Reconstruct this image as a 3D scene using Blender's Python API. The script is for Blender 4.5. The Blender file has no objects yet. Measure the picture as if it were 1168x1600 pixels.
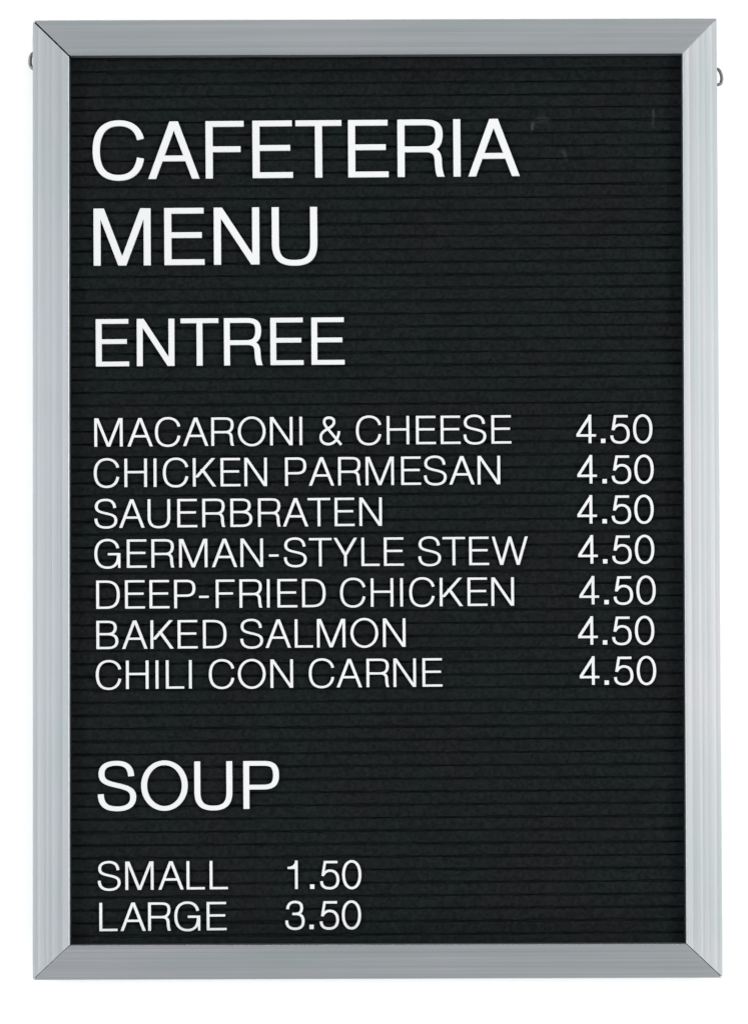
import bpy, bmesh, math, random
from mathutils import Vector, Matrix
from mathutils.geometry import delaunay_2d_cdt

scene = bpy.context.scene
COL = scene.collection
random.seed(7)

# ------------------------------------------------------------------ camera
cam_data = bpy.data.cameras.new("camera")
cam = bpy.data.objects.new("camera", cam_data)
COL.objects.link(cam)
scene.camera = cam
cam_data.sensor_fit = 'HORIZONTAL'
cam_data.sensor_width = 36.0
cam_data.lens = 36.0 * 5500.0 / 1168.0
cam_data.clip_start = 0.05
cam_data.clip_end = 60.0
_r = Vector((0.9999948, -2.98e-05, -0.0032193))
_u = Vector((0.0032168, -0.0309156, 0.9995168))
_b = _r.cross(_u)
_m = Matrix((( _r.x, _u.x, _b.x, -0.0017469),
             ( _r.y, _u.y, _b.y, -2.2),
             ( _r.z, _u.z, _b.z, -0.0764264),
             (0, 0, 0, 1)))
cam.matrix_world = _m

# ------------------------------------------------------------------ light (studio)
scene.view_settings.view_transform = 'Standard'
scene.view_settings.look = 'None'
scene.view_settings.exposure = 0.0
scene.view_settings.gamma = 1.0
scene.view_settings.use_curve_mapping = False

world = bpy.data.worlds.new("World")
scene.world = world
world.use_nodes = True
bg = world.node_tree.nodes["Background"]
bg.inputs[0].default_value = (0.93, 0.97, 1.0, 1)
bg.inputs[1].default_value = 0.42

def softbox(name, loc, target, size, power, color=(1, 1, 1)):
    d = bpy.data.lights.new(name, 'AREA')
    d.shape = 'RECTANGLE'
    d.size, d.size_y = size
    d.energy = power
    d.color = color
    o = bpy.data.objects.new(name, d)
    COL.objects.link(o)
    o.location = loc
    o.rotation_euler = (Vector(target) - Vector(loc)).to_track_quat('-Z', 'Y').to_euler()
    return o

softbox("softbox_left", (-2.05, -1.58, 0.0), (0, 0, 0), (1.0, 1.8), 46, (0.965, 0.97, 1.0))
softbox("softbox_right", (1.98, -1.6, 0.05), (0, 0, 0), (1.0, 1.8), 51, (1.0, 0.995, 0.985))
softbox("added_fill_top", (0.0, -1.15, 2.6), (0, 0, 0), (1.8, 0.8), 36)  # added fill from above, lifts the board's shadow on the backdrop
softbox("added_fill_low", (0.0, -1.15, -2.6), (0, 0, 0), (1.8, 0.8), 36)  # matching fill added below, keeps the backdrop white around the frame

# ------------------------------------------------------------------ helpers
def node_material(name):
    m = bpy.data.materials.new(name)
    m.use_nodes = True
    nt = m.node_tree
    return m, nt, nt.nodes["Principled BSDF"]

def N(nt, kind, **kw):
    n = nt.nodes.new(kind)
    for k, v in kw.items():
        setattr(n, k, v)
    return n

def link_mesh(name, mesh, mat, parent=None):
    o = bpy.data.objects.new(name, mesh)
    if mat:
        mesh.materials.append(mat)
    COL.objects.link(o)
    if parent:
        o.parent = parent
    return o

def bm_mesh(name, bm, smooth=None):
    me = bpy.data.meshes.new(name)
    bmesh.ops.recalc_face_normals(bm, faces=bm.faces)
    bm.to_mesh(me)
    bm.free()
    if smooth is not None:
        for p in me.polygons:
            p.use_smooth = True
        me.set_sharp_from_angle(angle=math.radians(smooth))
    return me

# ------------------------------------------------------------------ materials
def mat_aluminium():
    m, nt, p = node_material("brushed_aluminium")
    uv = N(nt, 'ShaderNodeUVMap')
    mp = N(nt, 'ShaderNodeMapping'); mp.inputs['Scale'].default_value = (3.0, 900.0, 1.0)
    n1 = N(nt, 'ShaderNodeTexNoise'); n1.inputs['Scale'].default_value = 1.0; n1.inputs['Detail'].default_value = 4
    mp2 = N(nt, 'ShaderNodeMapping'); mp2.inputs['Scale'].default_value = (5.0, 160.0, 1.0)
    n2 = N(nt, 'ShaderNodeTexNoise'); n2.inputs['Scale'].default_value = 1.0; n2.inputs['Detail'].default_value = 2
    L = nt.links.new
    L(uv.outputs[0], mp.inputs[0]); L(mp.outputs[0], n1.inputs['Vector'])
    L(uv.outputs[0], mp2.inputs[0]); L(mp2.outputs[0], n2.inputs['Vector'])
    rr = N(nt, 'ShaderNodeMapRange'); rr.inputs['To Min'].default_value = 0.34; rr.inputs['To Max'].default_value = 0.52
    L(n1.outputs['Fac'], rr.inputs['Value']); L(rr.outputs[0], p.inputs['Roughness'])
    cr = N(nt, 'ShaderNodeValToRGB')
    cr.color_ramp.elements[0].position = 0.38; cr.color_ramp.elements[0].color = (0.388, 0.424, 0.428, 1)
    cr.color_ramp.elements[1].position = 0.6; cr.color_ramp.elements[1].color = (0.436, 0.440, 0.458, 1)
    mp3 = N(nt, 'ShaderNodeMapping'); mp3.inputs['Scale'].default_value = (9.0, 12.0, 1.0)
    n3 = N(nt, 'ShaderNodeTexNoise'); n3.inputs['Scale'].default_value = 1.0; n3.inputs['Detail'].default_value = 3
    L(uv.outputs[0], mp3.inputs[0]); L(mp3.outputs[0], n3.inputs['Vector'])
    av = N(nt, 'ShaderNodeMath', operation='MULTIPLY_ADD'); av.inputs[1].default_value = 0.55
    hv = N(nt, 'ShaderNodeMath', operation='MULTIPLY'); hv.inputs[1].default_value = 0.45
    L(n3.outputs['Fac'], av.inputs[0]); L(n2.outputs['Fac'], hv.inputs[0]); L(hv.outputs[0], av.inputs[2])
    L(av.outputs[0], cr.inputs[0]); L(cr.outputs[0], p.inputs['Base Color'])
    p.inputs['Metallic'].default_value = 1.0
    bp = N(nt, 'ShaderNodeBump'); bp.inputs['Strength'].default_value = 0.12; bp.inputs['Distance'].default_value = 0.0002
    bv = N(nt, 'ShaderNodeBevel'); bv.inputs['Radius'].default_value = 0.0003; bv.samples = 4
    L(bv.outputs[0], bp.inputs['Normal'])
    L(n1.outputs['Fac'], bp.inputs['Height']); L(bp.outputs[0], p.inputs['Normal'])
    return m

def mat_felt():
    m, nt, p = node_material("black_grooved_felt")
    L = nt.links.new
    tc = N(nt, 'ShaderNodeTexCoord')
    mp = N(nt, 'ShaderNodeMapping'); mp.inputs['Scale'].default_value = (1.0, 1.0, 1.0)
    L(tc.outputs['Object'], mp.inputs[0])
    big = N(nt, 'ShaderNodeTexNoise'); big.inputs['Scale'].default_value = 26.0; big.inputs['Detail'].default_value = 3
    fine = N(nt, 'ShaderNodeTexNoise'); fine.inputs['Scale'].default_value = 520.0; fine.inputs['Detail'].default_value = 3
    L(mp.outputs[0], big.inputs['Vector']); L(mp.outputs[0], fine.inputs['Vector'])
    c1 = N(nt, 'ShaderNodeValToRGB')
    c1.color_ramp.elements[0].position = 0.32; c1.color_ramp.elements[0].color = (0.0077, 0.0083, 0.0089, 1)
    c1.color_ramp.elements[1].position = 0.62; c1.color_ramp.elements[1].color = (0.0068, 0.0091, 0.0094, 1)
    L(big.outputs['Fac'], c1.inputs[0])
    fr = N(nt, 'ShaderNodeMapRange')
    fr.inputs['From Min'].default_value = 0.3; fr.inputs['From Max'].default_value = 0.7
    fr.inputs['To Min'].default_value = 0.62; fr.inputs['To Max'].default_value = 1.38
    L(fine.outputs['Fac'], fr.inputs['Value'])
    mx = N(nt, 'ShaderNodeMix', data_type='RGBA', blend_type='MULTIPLY'); mx.inputs['Factor'].default_value = 1.0
    L(c1.outputs[0], mx.inputs['A']); L(fr.outputs[0], mx.inputs['B'])
    # faint pale scuffs left on the felt: (x, z, half width, half height, lean)
    col = mx.outputs['Result']
    for (x, z, w, h, lean, tint) in ((0.0980, 0.2317, 0.0014, 0.0042, 0.1, 0.042), (0.1042, 0.2357, 0.0056, 0.0030, 0.0, 0.017),
                                     (0.1732, 0.2362, 0.0011, 0.0075, 0.03, 0.026), (0.1180, 0.2134, 0.0016, 0.0042, -0.45, 0.026)):
        ms = N(nt, 'ShaderNodeMapping', vector_type='TEXTURE')
        ms.inputs['Location'].default_value = (x, 0, z)
        ms.inputs['Rotation'].default_value = (0, lean, 0)
        ms.inputs['Scale'].default_value = (w, 10.0, h)
        L(tc.outputs['Object'], ms.inputs[0])
        ln = N(nt, 'ShaderNodeVectorMath', operation='LENGTH'); L(ms.outputs[0], ln.inputs[0])
        mr = N(nt, 'ShaderNodeMapRange', interpolation_type='SMOOTHSTEP')
        mr.inputs['From Min'].default_value = 1.15; mr.inputs['From Max'].default_value = 0.35
        L(ln.outputs['Value'], mr.inputs['Value'])
        ml = N(nt, 'ShaderNodeMath', operation='MULTIPLY'); L(mr.outputs[0], ml.inputs[0]); L(fine.outputs['Fac'], ml.inputs[1])
        ax = N(nt, 'ShaderNodeMix', data_type='RGBA', blend_type='ADD')
        ax.inputs['B'].default_value = (tint, tint * 0.97, tint * 0.97, 1)
        L(ml.outputs[0], ax.inputs['Factor']); L(col, ax.inputs['A'])
        col = ax.outputs['Result']
    L(col, p.inputs['Base Color'])
    p.inputs['Roughness'].default_value = 1.0
    p.inputs['Specular IOR Level'].default_value = 0.05
    bp = N(nt, 'ShaderNodeBump'); bp.inputs['Strength'].default_value = 0.5; bp.inputs['Distance'].default_value = 0.0004
    L(fine.outputs['Fac'], bp.inputs['Height']); L(bp.outputs[0], p.inputs['Normal'])
    return m

def mat_plastic():
    m, nt, p = node_material("white_letter_plastic")
    L = nt.links.new
    tc = N(nt, 'ShaderNodeTexCoord')
    oi = N(nt, 'ShaderNodeObjectInfo')
    no = N(nt, 'ShaderNodeTexNoise'); no.inputs['Scale'].default_value = 90.0
    L(tc.outputs['Object'], no.inputs['Vector'])
    cr = N(nt, 'ShaderNodeValToRGB')
    cr.color_ramp.elements[0].color = (0.555, 0.56, 0.56, 1)
    cr.color_ramp.elements[1].color = (0.62, 0.62, 0.615, 1)
    ad = N(nt, 'ShaderNodeMath', operation='MULTIPLY_ADD')
    ad.inputs[1].default_value = 0.5
    L(oi.outputs['Random'], ad.inputs[0]); 
    md = N(nt, 'ShaderNodeMath', operation='MULTIPLY'); md.inputs[1].default_value = 0.5
    L(no.outputs['Fac'], md.inputs[0]); L(md.outputs[0], ad.inputs[2])
    L(ad.outputs[0], cr.inputs[0]); L(cr.outputs[0], p.inputs['Base Color'])
    p.inputs['Roughness'].default_value = 0.45
    bv = N(nt, 'ShaderNodeBevel'); bv.inputs['Radius'].default_value = 0.0004; bv.samples = 4
    L(bv.outputs[0], p.inputs['Normal'])
    return m

def mat_wire():
    m, nt, p = node_material("dull_steel_wire")
    L = nt.links.new
    no = N(nt, 'ShaderNodeTexNoise'); no.inputs['Scale'].default_value = 400.0
    rr = N(nt, 'ShaderNodeMapRange'); rr.inputs['To Min'].default_value = 0.3; rr.inputs['To Max'].default_value = 0.5
    L(no.outputs['Fac'], rr.inputs['Value']); L(rr.outputs[0], p.inputs['Roughness'])
    p.inputs['Base Color'].default_value = (0.15, 0.15, 0.145, 1)
    p.inputs['Metallic'].default_value = 1.0
    return m

def mat_dark():
    m, nt, p = node_material("dark_backing_board")
    L = nt.links.new
    no = N(nt, 'ShaderNodeTexNoise'); no.inputs['Scale'].default_value = 60.0
    cr = N(nt, 'ShaderNodeValToRGB')
    cr.color_ramp.elements[0].color = (0.012, 0.013, 0.015, 1)
    cr.color_ramp.elements[1].color = (0.03, 0.032, 0.036, 1)
    L(no.outputs['Fac'], cr.inputs[0]); L(cr.outputs[0], p.inputs['Base Color'])
    p.inputs['Roughness'].default_value = 0.8
    return m

def mat_wall():
    m, nt, p = node_material("white_painted_wall")
    L = nt.links.new
    tc = N(nt, 'ShaderNodeTexCoord')
    no = N(nt, 'ShaderNodeTexNoise'); no.inputs['Scale'].default_value = 3.0; no.inputs['Detail'].default_value = 6
    L(tc.outputs['Object'], no.inputs['Vector'])
    cr = N(nt, 'ShaderNodeValToRGB')
    cr.color_ramp.elements[0].color = (0.90, 0.90, 0.885, 1)
    cr.color_ramp.elements[1].color = (0.92, 0.92, 0.905, 1)
    L(no.outputs['Fac'], cr.inputs[0]); L(cr.outputs[0], p.inputs['Base Color'])
    p.inputs['Roughness'].default_value = 0.9
    p.inputs['Specular IOR Level'].default_value = 0.1
    return m

ALU, FELT, PLASTIC, WIRE, DARK, WALL = mat_aluminium(), mat_felt(), mat_plastic(), mat_wire(), mat_dark(), mat_wall()

# ------------------------------------------------------------------ setting: the white backdrop the board hangs on
def box_bm(x0, x1, y0, y1, z0, z1):
    bm = bmesh.new()
    bmesh.ops.create_cube(bm, size=1.0)
    for v in bm.verts:
        v.co = Vector((x0 if v.co.x < 0 else x1, y0 if v.co.y < 0 else y1, z0 if v.co.z < 0 else z1))
    return bm

wall = link_mesh("backdrop", bm_mesh("backdrop", box_bm(-3, 3, 0.0, 0.08, -2.0, 2.0)), WALL)
wall["kind"] = "structure"

# ------------------------------------------------------------------ the letter board
board = bpy.data.objects.new("letter_board", None)
COL.objects.link(board)
board.location = (0, 0, -0.298)
board["label"] = "portrait black grooved felt menu board in a silver aluminium frame"
board["category"] = "letter board"
BASE = Vector((0, 0, 0.298))       # children are built about the board's centre

mm = 0.001
OUT = [(-212.85, 298.27), (212.75, 298.11), (212.75, -297.64), (-212.99, -297.65)]
INN = [(-189.85, 275.42), (190.95, 275.60), (190.04, -276.18), (-189.76, -275.94)]

# profile across a rail: (fraction from the outer edge to the inner edge, height in mm)
def profile(upright):
    P = [(0.0, 1.0), (0.0, 18.85), (0.006, 19.0)]
    face = lambda t: 19.0 + t * 3.55
    for t, d in ((0.14, 0.010), (0.37, 0.006), (0.52, 0.008), (0.81, 0.012)):   # shallow extrusion lines along the face
        P += [(t - 0.012, face(t - 0.012)), (t, face(t) - d), (t + 0.012, face(t + 0.012))]
    if upright:
        P += [(0.966, face(0.966)), (0.988, face(0.966) - 0.20), (1.0, 21.9)]
    else:
        P += [(0.965, face(0.965)), (0.990, face(0.990) - 0.07), (1.0, 22.0)]
    return P + [(1.0, 12.0), (0.8, 12.0), (0.8, 1.0)]

def rail(i, gap0, gap1):
    A, B = Vector(OUT[i]), Vector(OUT[(i + 1) % 4])
    a, b = Vector(INN[i]), Vector(INN[(i + 1) % 4])
    d = (B - A).normalized()
    bm = bmesh.new()
    uvl = bm.loops.layers.uv.new("UVMap")
    K = 24
    rings = []
    PROFILE = profile(i % 2 == 1)
    for k in range(K + 1):
        s = k / K
        ring = []
        for (u, h) in PROFILE:
            p0 = A.lerp(a, u) + d * gap0
            p1 = B.lerp(b, u) - d * gap1
            p = p0.lerp(p1, s)
            ring.append((bm.verts.new((p.x * mm, -h * mm, p.y * mm)), s * (B - A).length * mm, (u * 22 + h * 0.2) * mm + i * 3.1))
        rings.append(ring)
    n = len(PROFILE)
    for k in range(K):
        for j in range(n):
            q = [rings[k][j], rings[k + 1][j], rings[k + 1][(j + 1) % n], rings[k][(j + 1) % n]]
            f = bm.faces.new([x[0] for x in q])
            for lp, x in zip(f.loops, q):
                lp[uvl].uv = (x[1] + i * 1.7, x[2])
    bm.faces.new([x[0] for x in rings[0]])
    bm.faces.new([x[0] for x in rings[-1]])
    o = link_mesh("frame_rail", bm_mesh("frame_rail", bm, 25), ALU, board)
    o.location = BASE
    return o

# mitre gaps: the upper two corners and the lower ones close differently
G = [0.7, 0.10, 0.34, 0.28]       # half-gap at corner 0 (top, outer), then clockwise
for i in range(4):
    rail(i, G[i], G[(i + 1) % 4])

# dark corner keys seen through the open mitres
for i in range(4):
    O, I = Vector(OUT[i]), Vector(INN[i])
    d = (I - O).normalized()
    n = Vector((-d.y, d.x))
    c = [O + d * 1.4 + n * 0.9, I - d * 1.5 + n * 2.2, I - d * 1.5 - n * 2.2, O + d * 1.4 - n * 0.9]
    bm = bmesh.new()
    lo = [bm.verts.new((v.x * mm, -0.004, v.y * mm)) for v in c]
    hi = [bm.verts.new((v.x * mm, -(0.0165 + (0.002 if k in (1, 2) else 0)), v.y * mm)) for k, v in enumerate(c)]
    bm.faces.new(lo); bm.faces.new(hi)
    for k in range(4):
        bm.faces.new((lo[k], lo[(k + 1) % 4], hi[(k + 1) % 4], hi[k]))
    o = link_mesh("corner_key", bm_mesh("corner_key", bm), DARK, board)
    o.location = BASE

bk = link_mesh("back_panel", bm_mesh("back_panel", box_bm(-0.194, 0.194, -0.0085, -0.0015, -0.280, 0.280)), DARK, board)
bk.location = BASE

# grooved felt: ribs 8.03 mm apart, following the slightly skewed lie of the insert
PITCH = 8.028 * mm
SKEW = 0.0038
FACE = 14.5 * mm
def felt_panel():
    bm = bmesh.new()
    NX = 150
    x0, x1 = -0.1945, 0.1945
    top, bot = 0.2795, -0.2800
    groove0 = 0.25974 - 0.1495 * SKEW        # a measured groove, at x = 0
    rows = []
    k0 = math.floor((bot - groove0) / PITCH) - 1
    k1 = math.ceil((top - groove0) / PITCH) + 1
    zs = []
    prof = [(-1.4, 0.0), (-1.05, 0.2), (-0.75, 0.7), (-0.58, 2.3), (0.58, 2.3), (0.75, 0.7), (1.05, 0.2), (1.4, 0.0)]
    for k in range(k0, k1 + 1):
        zc = groove0 + k * PITCH
        for (dz, dep) in prof:
            zs.append((zc + dz * mm, dep * mm, k, dz))
        zs.append((zc + PITCH * 0.35, -0.05 * mm, None, 0)); zs.append((zc + PITCH * 0.65, -0.05 * mm, None, 0))
    zs = [z for z in zs if bot + 0.0012 < z[0] < top - 0.0012]
    wob = {k: [random.uniform(-0.16, 0.16) for _ in range(NX + 1)] for k in range(k0, k1 + 1)}
    def wave(lo, hi):
        a = [random.uniform(lo, hi) for _ in range(NX // 4 + 3)]
        return [a[i // 4] + (a[i // 4 + 1] - a[i // 4]) * (i % 4) / 4 + random.uniform(-0.06, 0.06) for i in range(NX + 1)]
    wid = {k: wave(0.45, 1.35) for k in range(k0, k1 + 1)}
    deep = {k: wave(0.5, 1.25) for k in range(k0, k1 + 1)}
    for (z, dep, k, dz) in zs:
        row = []
        for i in range(NX + 1):
            x = x0 + (x1 - x0) * i / NX
            zz = z
            if k is not None:
                zz = z - dz * mm + (dz * wid[k][i] + wob[k][i]) * mm
            dp = dep * deep[k][i] if k is not None else dep
            row.append(bm.verts.new((x, -(FACE - dp), zz + x * SKEW)))
        rows.append(row)
    for r0, r1 in zip(rows, rows[1:]):
        for i in range(NX):
            bm.faces.new((r0[i], r0[i + 1], r1[i + 1], r1[i]))
    # closed sides and back, 4.5 mm behind the face
    def back(v): return bm.verts.new((v.co.x, -0.0095, v.co.z))
    edge = rows[0][:] + [r[-1] for r in rows[1:]] + rows[-1][-2::-1] + [r[0] for r in rows[-2:0:-1]]
    be = [back(v) for v in edge]
    for j in range(len(edge)):
        bm.faces.new((edge[j], edge[(j + 1) % len(edge)], be[(j + 1) % len(edge)], be[j]))
    bm.faces.new(be)
    return bm_mesh("felt_panel", bm, 50)
fp = link_mesh("felt_panel", felt_panel(), FELT, board)
fp.location = BASE

# bent wire hangers at the two sides
def tube(points, radius, seg=10, sub=10):
    pts = []
    P = [Vector(p) for p in points]
    P = [2 * P[0] - P[1]] + P + [2 * P[-1] - P[-2]]
    for i in range(1, len(P) - 2):
        for k in range(sub):
            t = k / sub
            pts.append(0.5 * ((2 * P[i]) + (P[i + 1] - P[i - 1]) * t + (2 * P[i - 1] - 5 * P[i] + 4 * P[i + 1] - P[i + 2]) * t * t
                              + (3 * P[i] - P[i - 1] - 3 * P[i + 1] + P[i + 2]) * t ** 3))
    pts.append(P[-2])
    bm = bmesh.new()
    rings = []
    for i, p in enumerate(pts):
        tg = (pts[min(i + 1, len(pts) - 1)] - pts[max(i - 1, 0)]).normalized()
        up = Vector((0, 1, 0)) if abs(tg.y) < 0.9 else Vector((1, 0, 0))
        sx = tg.cross(up).normalized(); sy = sx.cross(tg)
        rings.append([bm.verts.new(p + (sx * math.cos(a) + sy * math.sin(a)) * radius) for a in [2 * math.pi * q / seg for q in range(seg)]])
    for r0, r1 in zip(rings, rings[1:]):
        for q in range(seg):
            bm.faces.new((r0[q], r0[(q + 1) % seg], r1[(q + 1) % seg], r1[q]))
    bm.faces.new(rings[0]); bm.faces.new(rings[-1])
    return bm
def hanger(pts, r):
    o = link_mesh("wire_hanger", bm_mesh("wire_hanger", tube([(x * mm, y * mm, z * mm) for x, y, z in pts], r * mm), 60), WIRE, board)
    o.location = BASE
    return o
hanger([(-209.0, -9, 279.4), (-213.2, -9, 279.2), (-215.0, -8.6, 277.2), (-215.4, -8.2, 274.2), (-215.1, -8.2, 271.6), (-213.2, -8.6, 269.6), (-209.5, -9, 269.2)], 1.15)
hanger([(209.0, -9, 268.6), (213.6, -9, 268.0), (215.6, -8.7, 266.4), (216.7, -8.2, 263.0), (216.5, -8.2, 260.4), (215.2, -8.6, 258.4), (209.5, -9, 257.4)], 1.0)

# ------------------------------------------------------------------ letter shapes (units: 1/718 of the cap height)
def bez(p0, p1, p2, p3, n=14):
    return [tuple((1 - t) ** 3 * p0[k] + 3 * (1 - t) ** 2 * t * p1[k] + 3 * (1 - t) * t * t * p2[k] + t ** 3 * p3[k] for k in (0, 1))
            for t in [i / n for i in range(1, n + 1)]]

def path(start, *segs):
    pts = [start]
    for sg in segs:
        if len(sg) == 2:
            pts.append(sg)
        else:
            pts += bez(pts[-1], sg[0:2], sg[2:4], sg[4:6])
    return pts

def ribbon(pts, s, b, closed=False):
    """quads along a centre line: upright runs s wide, level runs b wide"""
    n = len(pts)
    side = []
    for i in range(n):
        if closed:
            p, q = pts[i - 1], pts[(i + 1) % n]
        else:
            p, q = pts[max(i - 1, 0)], pts[min(i + 1, n - 1)]
        tx, ty = q[0] - p[0], q[1] - p[1]
        l = math.hypot(tx, ty) or 1
        tx, ty = tx / l, ty / l
        w = 0.5 * math.sqrt((s * ty) ** 2 + (b * tx) ** 2)
        side.append(((pts[i][0] - ty * w, pts[i][1] + tx * w), (pts[i][0] + ty * w, pts[i][1] - tx * w)))
    quads = []
    for i in range(n if closed else n - 1):
        j = (i + 1) % n
        quads.append([side[i][0], side[i][1], side[j][1], side[j][0]])
    return quads

def rect(x0, y0, x1, y1): return [[(x0, y0), (x1, y0), (x1, y1), (x0, y1)]]
def diag(xb, yb, xt, yt, w): return [[(xb, yb), (xb + w, yb), (xt + w, yt), (xt, yt)]]

def ring(x0, y0, x1, y1, s, b, kx=0.56, ky=0.56):
    """closed oval whose outer edge fills the box"""
    x0, x1, y0, y1 = x0 + s / 2, x1 - s / 2, y0 + b / 2, y1 - b / 2
    cx, cy, rx, ry = (x0 + x1) / 2, (y0 + y1) / 2, (x1 - x0) / 2, (y1 - y0) / 2
    p = path((x0, cy), (x0, cy + ry * ky, cx - rx * kx, y1, cx, y1), (cx + rx * kx, y1, x1, cy + ry * ky, x1, cy),
             (x1, cy - ry * ky, cx + rx * kx, y0, cx, y0), (cx - rx * kx, y0, x0, cy - ry * ky, x0, cy))
    return ribbon(p[:-1], s, b, True)

def glyph(ch, s, b):
    hs, hb = s / 2, b / 2
    T = 718
    if ch == 'A':
        w, ap = s * 1.08, s * 1.2
        return diag(14, 0, 334 - ap / 2, T, w) + diag(654 - w, 0, 334 + ap / 2 - w, T, w) + rect(135, 262 - b * 0.6, 533, 262 + b * 0.4)
    if ch == 'B':
        o = rect(74, 0, 74 + s, T)
        o += ribbon(path((80, T - hb), (335, T - hb), (470, T - hb, 588 - hs, 660, 588 - hs, 540), (588 - hs, 430, 480, 378, 345, 378), (80, 378)), s, b)
        o += ribbon(path((340, 378), (490, 378, 627 - hs, 330, 627 - hs, 205), (627 - hs, 80, 510, hb, 360, hb), (80, hb)), s, b)
        return o
    if ch == 'C':
        return ribbon(path((681 - hs + 4, 497), (681 - hs - 22, 628, 515, 737 - hb, 374, 737 - hb), (190, 737 - hb, 44 + hs, 590, 44 + hs, 358),
                           (44 + hs, 125, 185, -19 + hb, 370, -19 + hb), (525, -19 + hb, 681 - hs - 20, 105, 681 - hs + 4, 262)), s, b)
    if ch == 'D':
        return rect(81, 0, 81 + s, T) + ribbon(path((90, T - hb), (320, T - hb), (520, T - hb, 674 - hs, 610, 674 - hs, 360),
                                                 (674 - hs, 110, 530, hb, 320, hb), (90, hb)), s, b)
    if ch == 'E':
        return rect(86, 0, 86 + s, T) + rect(90, T - b, 580, T) + rect(90, 376 - hb, 556, 376 + hb) + rect(90, 0, 589, b)
    if ch == 'F':
        return rect(86, 0, 86 + s, T) + rect(90, T - b, 562, T) + rect(90, 365 - hb, 522, 365 + hb)
    if ch == 'G':
        o = ribbon(path((676 - hs, 500), (676 - hs - 22, 628, 520, 737 - hb, 384, 737 - hb), (190, 737 - hb, 48 + hs, 590, 48 + hs, 356),
                        (48 + hs, 125, 195, -19 + hb, 384, -19 + hb), (540, -19 + hb, 655, 90, 655, 340)), s, b)
        o += rect(389, 378 - b, 704, 378) + [[(704 - s * 0.72, 0), (704, 0), (704, 376), (704 - s, 376), (704 - s, 180)]]
        return o
    if ch == 'H':
        return rect(77, 0, 77 + s, T) + rect(646 - s, 0, 646, T) + rect(90, 378 - hb, 640, 378 + hb)
    if ch == 'I':
        return rect(91, 0, 91 + s, T)
    if ch == 'K':
        w = s * 1.32
        return rect(76, 0, 76 + s, T) + diag(76 + s * 0.5, 250 - 20, 640 - w, T, w) + diag(663 - w * 0.94, 0, 263, 440, w * 0.94)
    if ch == 'L':
        return rect(76, 0, 76 + s, T) + rect(90, 0, 537, b)
    if ch == 'M':
        w = s * 1.06
        return (rect(70, 0, 70 + s * 0.98, T) + rect(785 - s * 0.98, 0, 785, T)
                + diag(427.5 - w * 0.53, 0, 70 + s * 0.40, T, w) + diag(427.5 - w * 0.47, 0, 785 - s * 0.40 - w, T, w))
    if ch == 'N':
        w = s * 1.17
        return rect(76, 0, 76 + s, T) + rect(646 - s, 0, 646, T) + diag(646 - w, 0, 76, T, w)
    if ch == 'O':
        return ring(39, -19, 739, 737, s, b)
    if ch == 'P':
        return rect(86, 0, 86 + s, T) + ribbon(path((90, T - hb), (380, T - hb), (520, T - hb, 622 - hs, 645, 622 - hs, 505),
                                                 (622 - hs, 365, 520, 290 + hb, 380, 290 + hb), (90, 290 + hb)), s, b)
    if ch == 'R':
        o = rect(88, 0, 88 + s, T)
        o += ribbon(path((92, T - hb), (410, T - hb), (550, T - hb, 652 - hs, 655, 652 - hs, 530), (652 - hs, 410, 560, 345, 430, 345), (92, 345)), s, b)
        leg = ribbon(path((430, 345), (535, 345, 588, 310, 594, 215), (598, 140, 596, 60, 644, -46)), s, b)
        o += [[(x, max(y, 0.0)) for x, y in q] for q in leg]
        return o
    if ch == 'S':
        y1, y0, x1 = 737 - hb, -19 + hb, 624 - hs
        return ribbon(path((594 - hs, 505), (590 - hs, 630, 480, y1, 332, y1), (190, y1, 60 + hs, 650, 60 + hs, 540), (60 + hs, 425, 190, 402, 345, 366),
                           (500, 330, x1, 300, x1, 192), (x1, 80, 500, y0, 342, y0), (170, y0, 52 + hs, 80, 48 + hs, 236)), s, b)
    if ch == 'T':
        return rect(16, T - b, 590, T) + rect(303 - hs, 0, 303 + hs, T - 4)
    if ch == 'U':
        return ribbon(path((79 + hs, T), (79 + hs, 262), (79 + hs, 90, 190, -19 + hb, 364, -19 + hb), (538, -19 + hb, 649 - hs, 90, 649 - hs, 262), (649 - hs, T)), s, b)
    if ch == 'W':
        w = s * 1.02
        a = 263 - w / 2; c = 472 - w / 2; d = 681 - w / 2
        return diag(a, 0, 16, T, w) + diag(a, 0, c, T, w) + diag(d, 0, c, T, w) + diag(d, 0, 928 - w, T, w)
    if ch == 'Y':
        w = s * 1.16
        return rect(316 - hs, 0, 316 + hs, 300) + diag(316 - w / 2, 278, 18, T, w) + diag(316 - w / 2, 278, 614 - w, T, w)
    if ch == '&':
        w = (s + b) / 2
        return ribbon(path((606, 0), (245, 440), (195, 505, 178, 545, 178, 590), (178, 655, 230, 690, 302, 690), (380, 690, 428, 648, 428, 585),
                           (428, 500, 350, 455, 255, 400), (145, 340, 90, 285, 90, 195), (90, 90, 165, 20, 275, 20), (430, 20, 535, 150, 552, 345)), w, w)
    if ch == '-':
        return rect(44, 284 - hb, 289, 284 + hb)
    if ch == '.':
        return rect(84, 0, 194, 110)
    if ch == '0':
        return ring(37, -19, 523, 720, s, b, 0.52, 0.66)
    if ch == '1':
        return rect(359 - s, 0, 359, 720) + [path((100, 508), (330, 508), (359, 720), (295, 720), (280, 610, 225, 566, 100, 562))]
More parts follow.
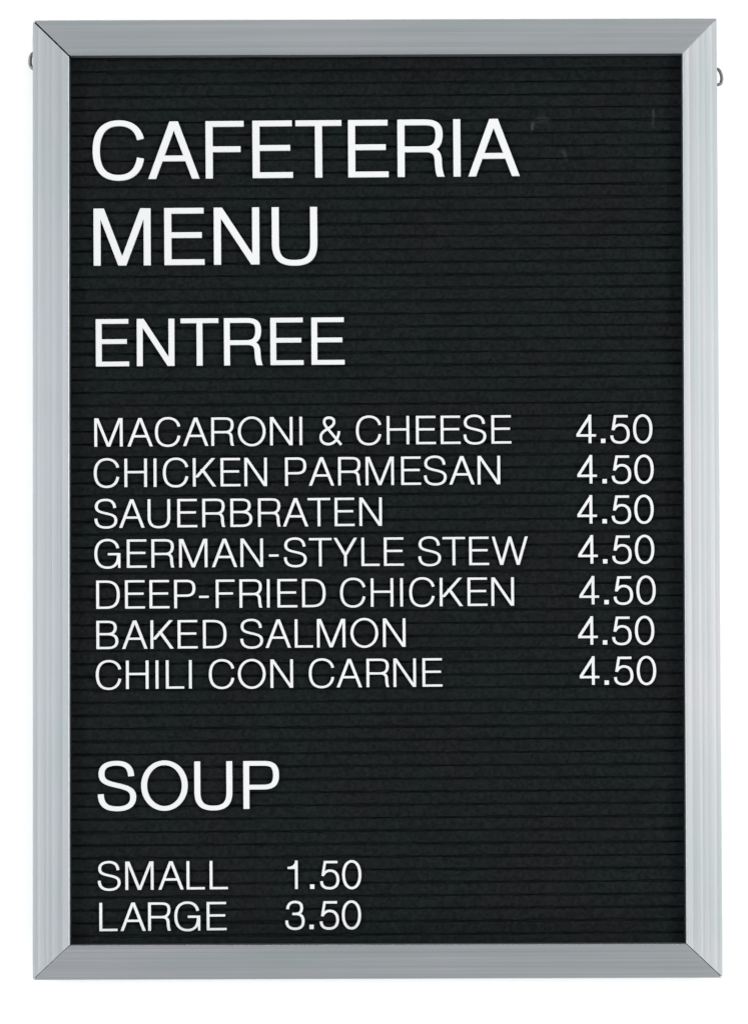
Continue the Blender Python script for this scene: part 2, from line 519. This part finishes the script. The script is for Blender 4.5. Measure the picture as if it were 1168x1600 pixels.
    if ch == '3':
        return (ribbon(path((84 + hs * 0.3, 512), (95, 620, 165, 720 - hb, 272, 720 - hb), (400, 720 - hb, 486 - hs, 640, 486 - hs, 540), (486 - hs, 440, 400, 388, 290, 388), (212, 388)), s, b)
                + ribbon(path((212, 388), (300, 388), (430, 388, 524 - hs, 315, 524 - hs, 204), (524 - hs, 80, 420, -19 + hb, 284, -19 + hb), (140, -19 + hb, 60, 80, 34 + hs, 222)), s, b))
    if ch == '4':
        w = s * 1.08
        return rect(334, 0, 334 + s, 720) + rect(28, 166, 520, 166 + b) + [[(28, 166), (28, 166 + b * 1.15), (350, 720), (334 + s, 720), (334 + s, 670), (66, 166)]]
    if ch == '5':
        o = rect(130, 705 - b, 476, 705)
        o += [[(66, 330), (66 + s * 0.9, 318), (146 + s * 0.72, 705), (130, 705)]]
        o += ribbon(path((66 + s * 0.55, 340), (150, 425, 215, 458, 285, 458), (420, 458, 522 - hs, 360, 522 - hs, 226), (522 - hs, 85, 405, -19 + hb, 275, -19 + hb), (145, -19 + hb, 70, 65, 34 + hs, 190)), s, b)
        return o
    raise KeyError(ch)

WEIGHT = {'R': (89, 71), 'L': (71, 57), 'D': (71, 60)}
GLYPHS = {}
THICK = 2.3 * mm
def glyph_mesh(ch, weight, cap):
    key = (ch, weight, round(cap * 5))
    if key in GLYPHS:
        return GLYPHS[key]
    verts, faces = [], []
    for poly in glyph(ch, *WEIGHT[weight]):
        area = sum(poly[i - 1][0] * poly[i][1] - poly[i][0] * poly[i - 1][1] for i in range(len(poly)))
        if abs(area) < 1e-3:
            continue
        if area < 0:
            poly = poly[::-1]
        faces.append(list(range(len(verts), len(verts) + len(poly))))
        verts += [Vector(p) for p in poly]
    V, E, F, ov, oe, of = delaunay_2d_cdt(verts, [], faces, 0, 1e-4)
    tris = [f for f, o in zip(F, of) if o]
    left = min(V[i].x for f in tris for i in f)
    k = cap * mm / 718.0
    bm = bmesh.new()
    top, low = {}, {}
    for i in {i for f in tris for i in f}:
        x, y = (V[i].x - left) * k, V[i].y * k
        top[i] = bm.verts.new((x, y, 0)); low[i] = bm.verts.new((x, y, -THICK))
    count = {}
    for f in tris:
        bm.faces.new([top[i] for i in f]); bm.faces.new([low[i] for i in reversed(f)])
        for a, b in zip(f, f[1:] + f[:1]):
            count[(a, b)] = 1
    for (a, b) in count:
        if (b, a) not in count:
            bm.faces.new((top[b], top[a], low[a], low[b]))
    me = bm_mesh("plastic_letter_shape", bm, 30)
    me.materials.append(PLASTIC)
    GLYPHS[key] = me
    return me

# ------------------------------------------------------------------ the words: (word, weight, cap height mm, where it is, [(x, z) of each letter in mm on the board])
ROWS = [
    ('CAFETERIA', 'R', 35.83, 'in the heading CAFETERIA', [(-175.75, 199.02), (-141.18, 199.18), (-105.44, 199.34), (-76.24, 199.48), (-49.43, 199.6), (-16.77, 199.75), (13.95, 199.89), (48.69, 200.05), (57.93, 200.1)]),
    ('MENU', 'R', 35.62, 'in the heading MENU', [(-175.2, 145.1), (-131.21, 145.3), (-100.4, 145.44), (-64.34, 145.61)]),
    ('ENTREE', 'R', 29.41, 'in the heading ENTREE', [(-173.85, 82.26), (-148.4, 82.38), (-121.16, 82.51), (-94.19, 82.63), (-65.44, 82.76), (-39.95, 82.88)]),
    ('SOUP', 'R', 29.58, 'in the heading SOUP', [(-172.88, -193.07), (-146.02, -192.94), (-113.06, -192.79), (-82.79, -192.65)]),
    ('MACARONI', 'L', 17.63, 'in MACARONI', [(-174.85, 32.26), (-154.34, 32.35), (-137.17, 32.43), (-119.8, 32.51), (-102.28, 32.59), (-85.74, 32.66), (-65.79, 32.76), (-47.55, 32.84)]),
    ('&', 'L', 17.63, 'between MACARONI and CHEESE', [(-35.11, 32.9)]),
    ('CHEESE', 'L', 17.63, 'in CHEESE', [(-12.46, 33.0), (6.66, 33.09), (24.78, 33.17), (40.12, 33.24), (54.23, 33.31), (71.6, 33.39)]),
    ('CHICKEN', 'L', 17.62, 'in CHICKEN before PARMESAN', [(-175.18, 7.0), (-156.19, 7.09), (-138.08, 7.17), (-132.32, 7.2), (-113.72, 7.28), (-96.56, 7.36), (-81.74, 7.43)]),
    ('PARMESAN', 'L', 17.62, 'in PARMESAN', [(-56.51, 7.54), (-41.78, 7.61), (-23.62, 7.7), (-6.54, 7.77), (15.51, 7.88), (29.58, 7.94), (45.31, 8.01), (62.95, 8.09)]),
    ('SAUERBRATEN', 'L', 17.60, 'in SAUERBRATEN', [(-174.84, -18.27), (-159.51, -18.2), (-141.8, -18.12), (-123.42, -18.04), (-107.89, -17.97), (-90.49, -17.89), (-73.38, -17.81), (-57.93, -17.74), (-42.6, -17.67), (-25.84, -17.59), (-10.51, -17.52)]),
    ('GERMAN-STYLE', 'L', 17.59, 'in GERMAN-STYLE', [(-174.86, -43.17), (-154.78, -43.08), (-139.49, -43.01), (-122.34, -42.93), (-102.05, -42.84), (-84.31, -42.76), (-66.68, -42.68), (-57.39, -42.64), (-41.83, -42.56), (-26.54, -42.49), (-9.31, -42.41), (4.62, -42.35)]),
    ('STEW', 'L', 17.59, 'in STEW', [(25.9, -42.25), (40.99, -42.18), (57.46, -42.11), (71.56, -42.04)]),
    ('DEEP-FRIED', 'L', 17.58, 'in DEEP-FRIED', [(-173.77, -68.49), (-155.91, -68.41), (-140.75, -68.34), (-125.43, -68.27), (-110.04, -68.2), (-99.64, -68.15), (-84.96, -68.08), (-67.97, -68.0), (-61.46, -67.97), (-46.1, -67.9)]),
    ('CHICKEN', 'L', 17.58, 'in CHICKEN after DEEP-FRIED', [(-22.61, -67.79), (-3.6, -67.71), (14.62, -67.62), (20.25, -67.6), (39.14, -67.51), (56.37, -67.43), (71.17, -67.37)]),
    ('BAKED', 'L', 17.57, 'in BAKED', [(-173.67, -93.47), (-157.76, -93.4), (-140.15, -93.32), (-123.29, -93.24), (-107.62, -93.17)]),
    ('SALMON', 'L', 17.57, 'in SALMON', [(-84.53, -93.06), (-68.86, -92.99), (-50.77, -92.91), (-37.0, -92.84), (-16.25, -92.75), (3.86, -92.66)]),
    ('CHILI', 'L', 17.55, 'in CHILI', [(-174.05, -118.32), (-155.37, -118.23), (-137.01, -118.15), (-130.66, -118.12), (-116.35, -118.05)]),
    ('CON', 'L', 17.55, 'in CON', [(-104.01, -118.0), (-86.05, -117.92), (-65.86, -117.82)]),
    ('CARNE', 'L', 17.55, 'in CARNE', [(-42.11, -117.72), (-24.9, -117.64), (-6.41, -117.55), (10.28, -117.48), (28.25, -117.39)]),
    ('SMALL', 'L', 17.49, 'in SMALL', [(-172.92, -242.56), (-155.86, -242.48), (-135.47, -242.39), (-118.01, -242.31), (-103.76, -242.25)]),
    ('LARGE', 'L', 17.48, 'in LARGE', [(-171.99, -267.89), (-158.93, -267.83), (-141.83, -267.75), (-125.61, -267.68), (-105.62, -267.59)]),
    ('4.50', 'D', 17.63, 'beside MACARONI & CHEESE', [(124.38, 33.46), (139.56, 33.53), (145.44, 33.56), (159.59, 33.62)]),
    ('4.50', 'D', 17.62, 'beside CHICKEN PARMESAN', [(124.85, 8.37), (140.35, 8.44), (146.19, 8.47), (160.25, 8.53)]),
    ('4.50', 'D', 17.60, 'beside SAUERBRATEN', [(124.73, -16.51), (140.22, -16.44), (146.05, -16.41), (160.11, -16.35)]),
    ('4.50', 'D', 17.59, 'beside GERMAN-STYLE STEW', [(125.16, -41.41), (140.44, -41.34), (146.24, -41.31), (160.33, -41.25)]),
    ('4.50', 'D', 17.58, 'beside DEEP-FRIED CHICKEN', [(125.78, -66.73), (141.14, -66.66), (146.98, -66.63), (161.07, -66.56)]),
    ('4.50', 'D', 17.57, 'beside BAKED SALMON', [(124.87, -91.71), (140.1, -91.65), (145.93, -91.62), (160.06, -91.55)]),
    ('4.50', 'D', 17.55, 'beside CHILI CON CARNE', [(125.69, -116.6), (141.0, -116.53), (146.91, -116.5), (161.07, -116.44)]),
    ('1.50', 'D', 17.49, 'beside the word SMALL', [(-55.58, -242.24), (-41.72, -242.17), (-35.47, -242.15), (-21.81, -242.08)]),
    ('3.50', 'D', 17.48, 'beside the word LARGE', [(-57.03, -267.1), (-42.15, -267.04), (-35.74, -267.01), (-22.08, -266.94)]),

]
NUMBER = {'0': 'zero', '1': 'one', '3': 'three', '4': 'four', '5': 'five'}
ORDER = ['first', 'second', 'third']
COUNT = {2: 'two', 3: 'three'}
TILT = -0.0046
for (word, weight, cap, where, spots) in ROWS:
    size = 'large' if cap > 33 else 'medium' if cap > 25 else 'small'
    for n, (ch, (x, z)) in enumerate(zip(word, spots)):
        if ch in NUMBER:
            name, cat, group = "plastic_numeral", "numeral", "white plastic numerals of the prices"
            label = "small white plastic numeral %s of the price %s" % (NUMBER[ch], where)
        elif ch == '.':
            name, cat, group = "decimal_point", "decimal point", "white plastic decimal points of the prices"
            label = "small white square decimal point of the price %s" % where
        elif ch == '-':
            name, cat, group = "plastic_hyphen", "hyphen", "white plastic hyphens on the board"
            label = "short white plastic hyphen %s" % where
        elif ch == '&':
            name, cat, group = "plastic_ampersand", "ampersand", None
            label = "small white plastic ampersand %s" % where
        else:
            name, cat, group = "plastic_letter", "letter", "white plastic letters on the board"
            total = word.count(ch)
            label = "%s white plastic letter %s" % (size, ch)
            if total > 1:
                label += ", %s of the %s %s" % (ORDER[word[:n].count(ch)], COUNT[total], where)
            else:
                label += " " + where
        o = bpy.data.objects.new(name, glyph_mesh(ch, weight, cap))
        COL.objects.link(o)
        o.location = (x * mm, -16.5 * mm + random.uniform(-0.12, 0.12) * mm, z * mm)
        o.rotation_euler = (math.pi / 2, TILT + random.uniform(-0.0015, 0.0015), 0)
        o["label"] = label
        o["category"] = cat
        if group:
            o["group"] = group
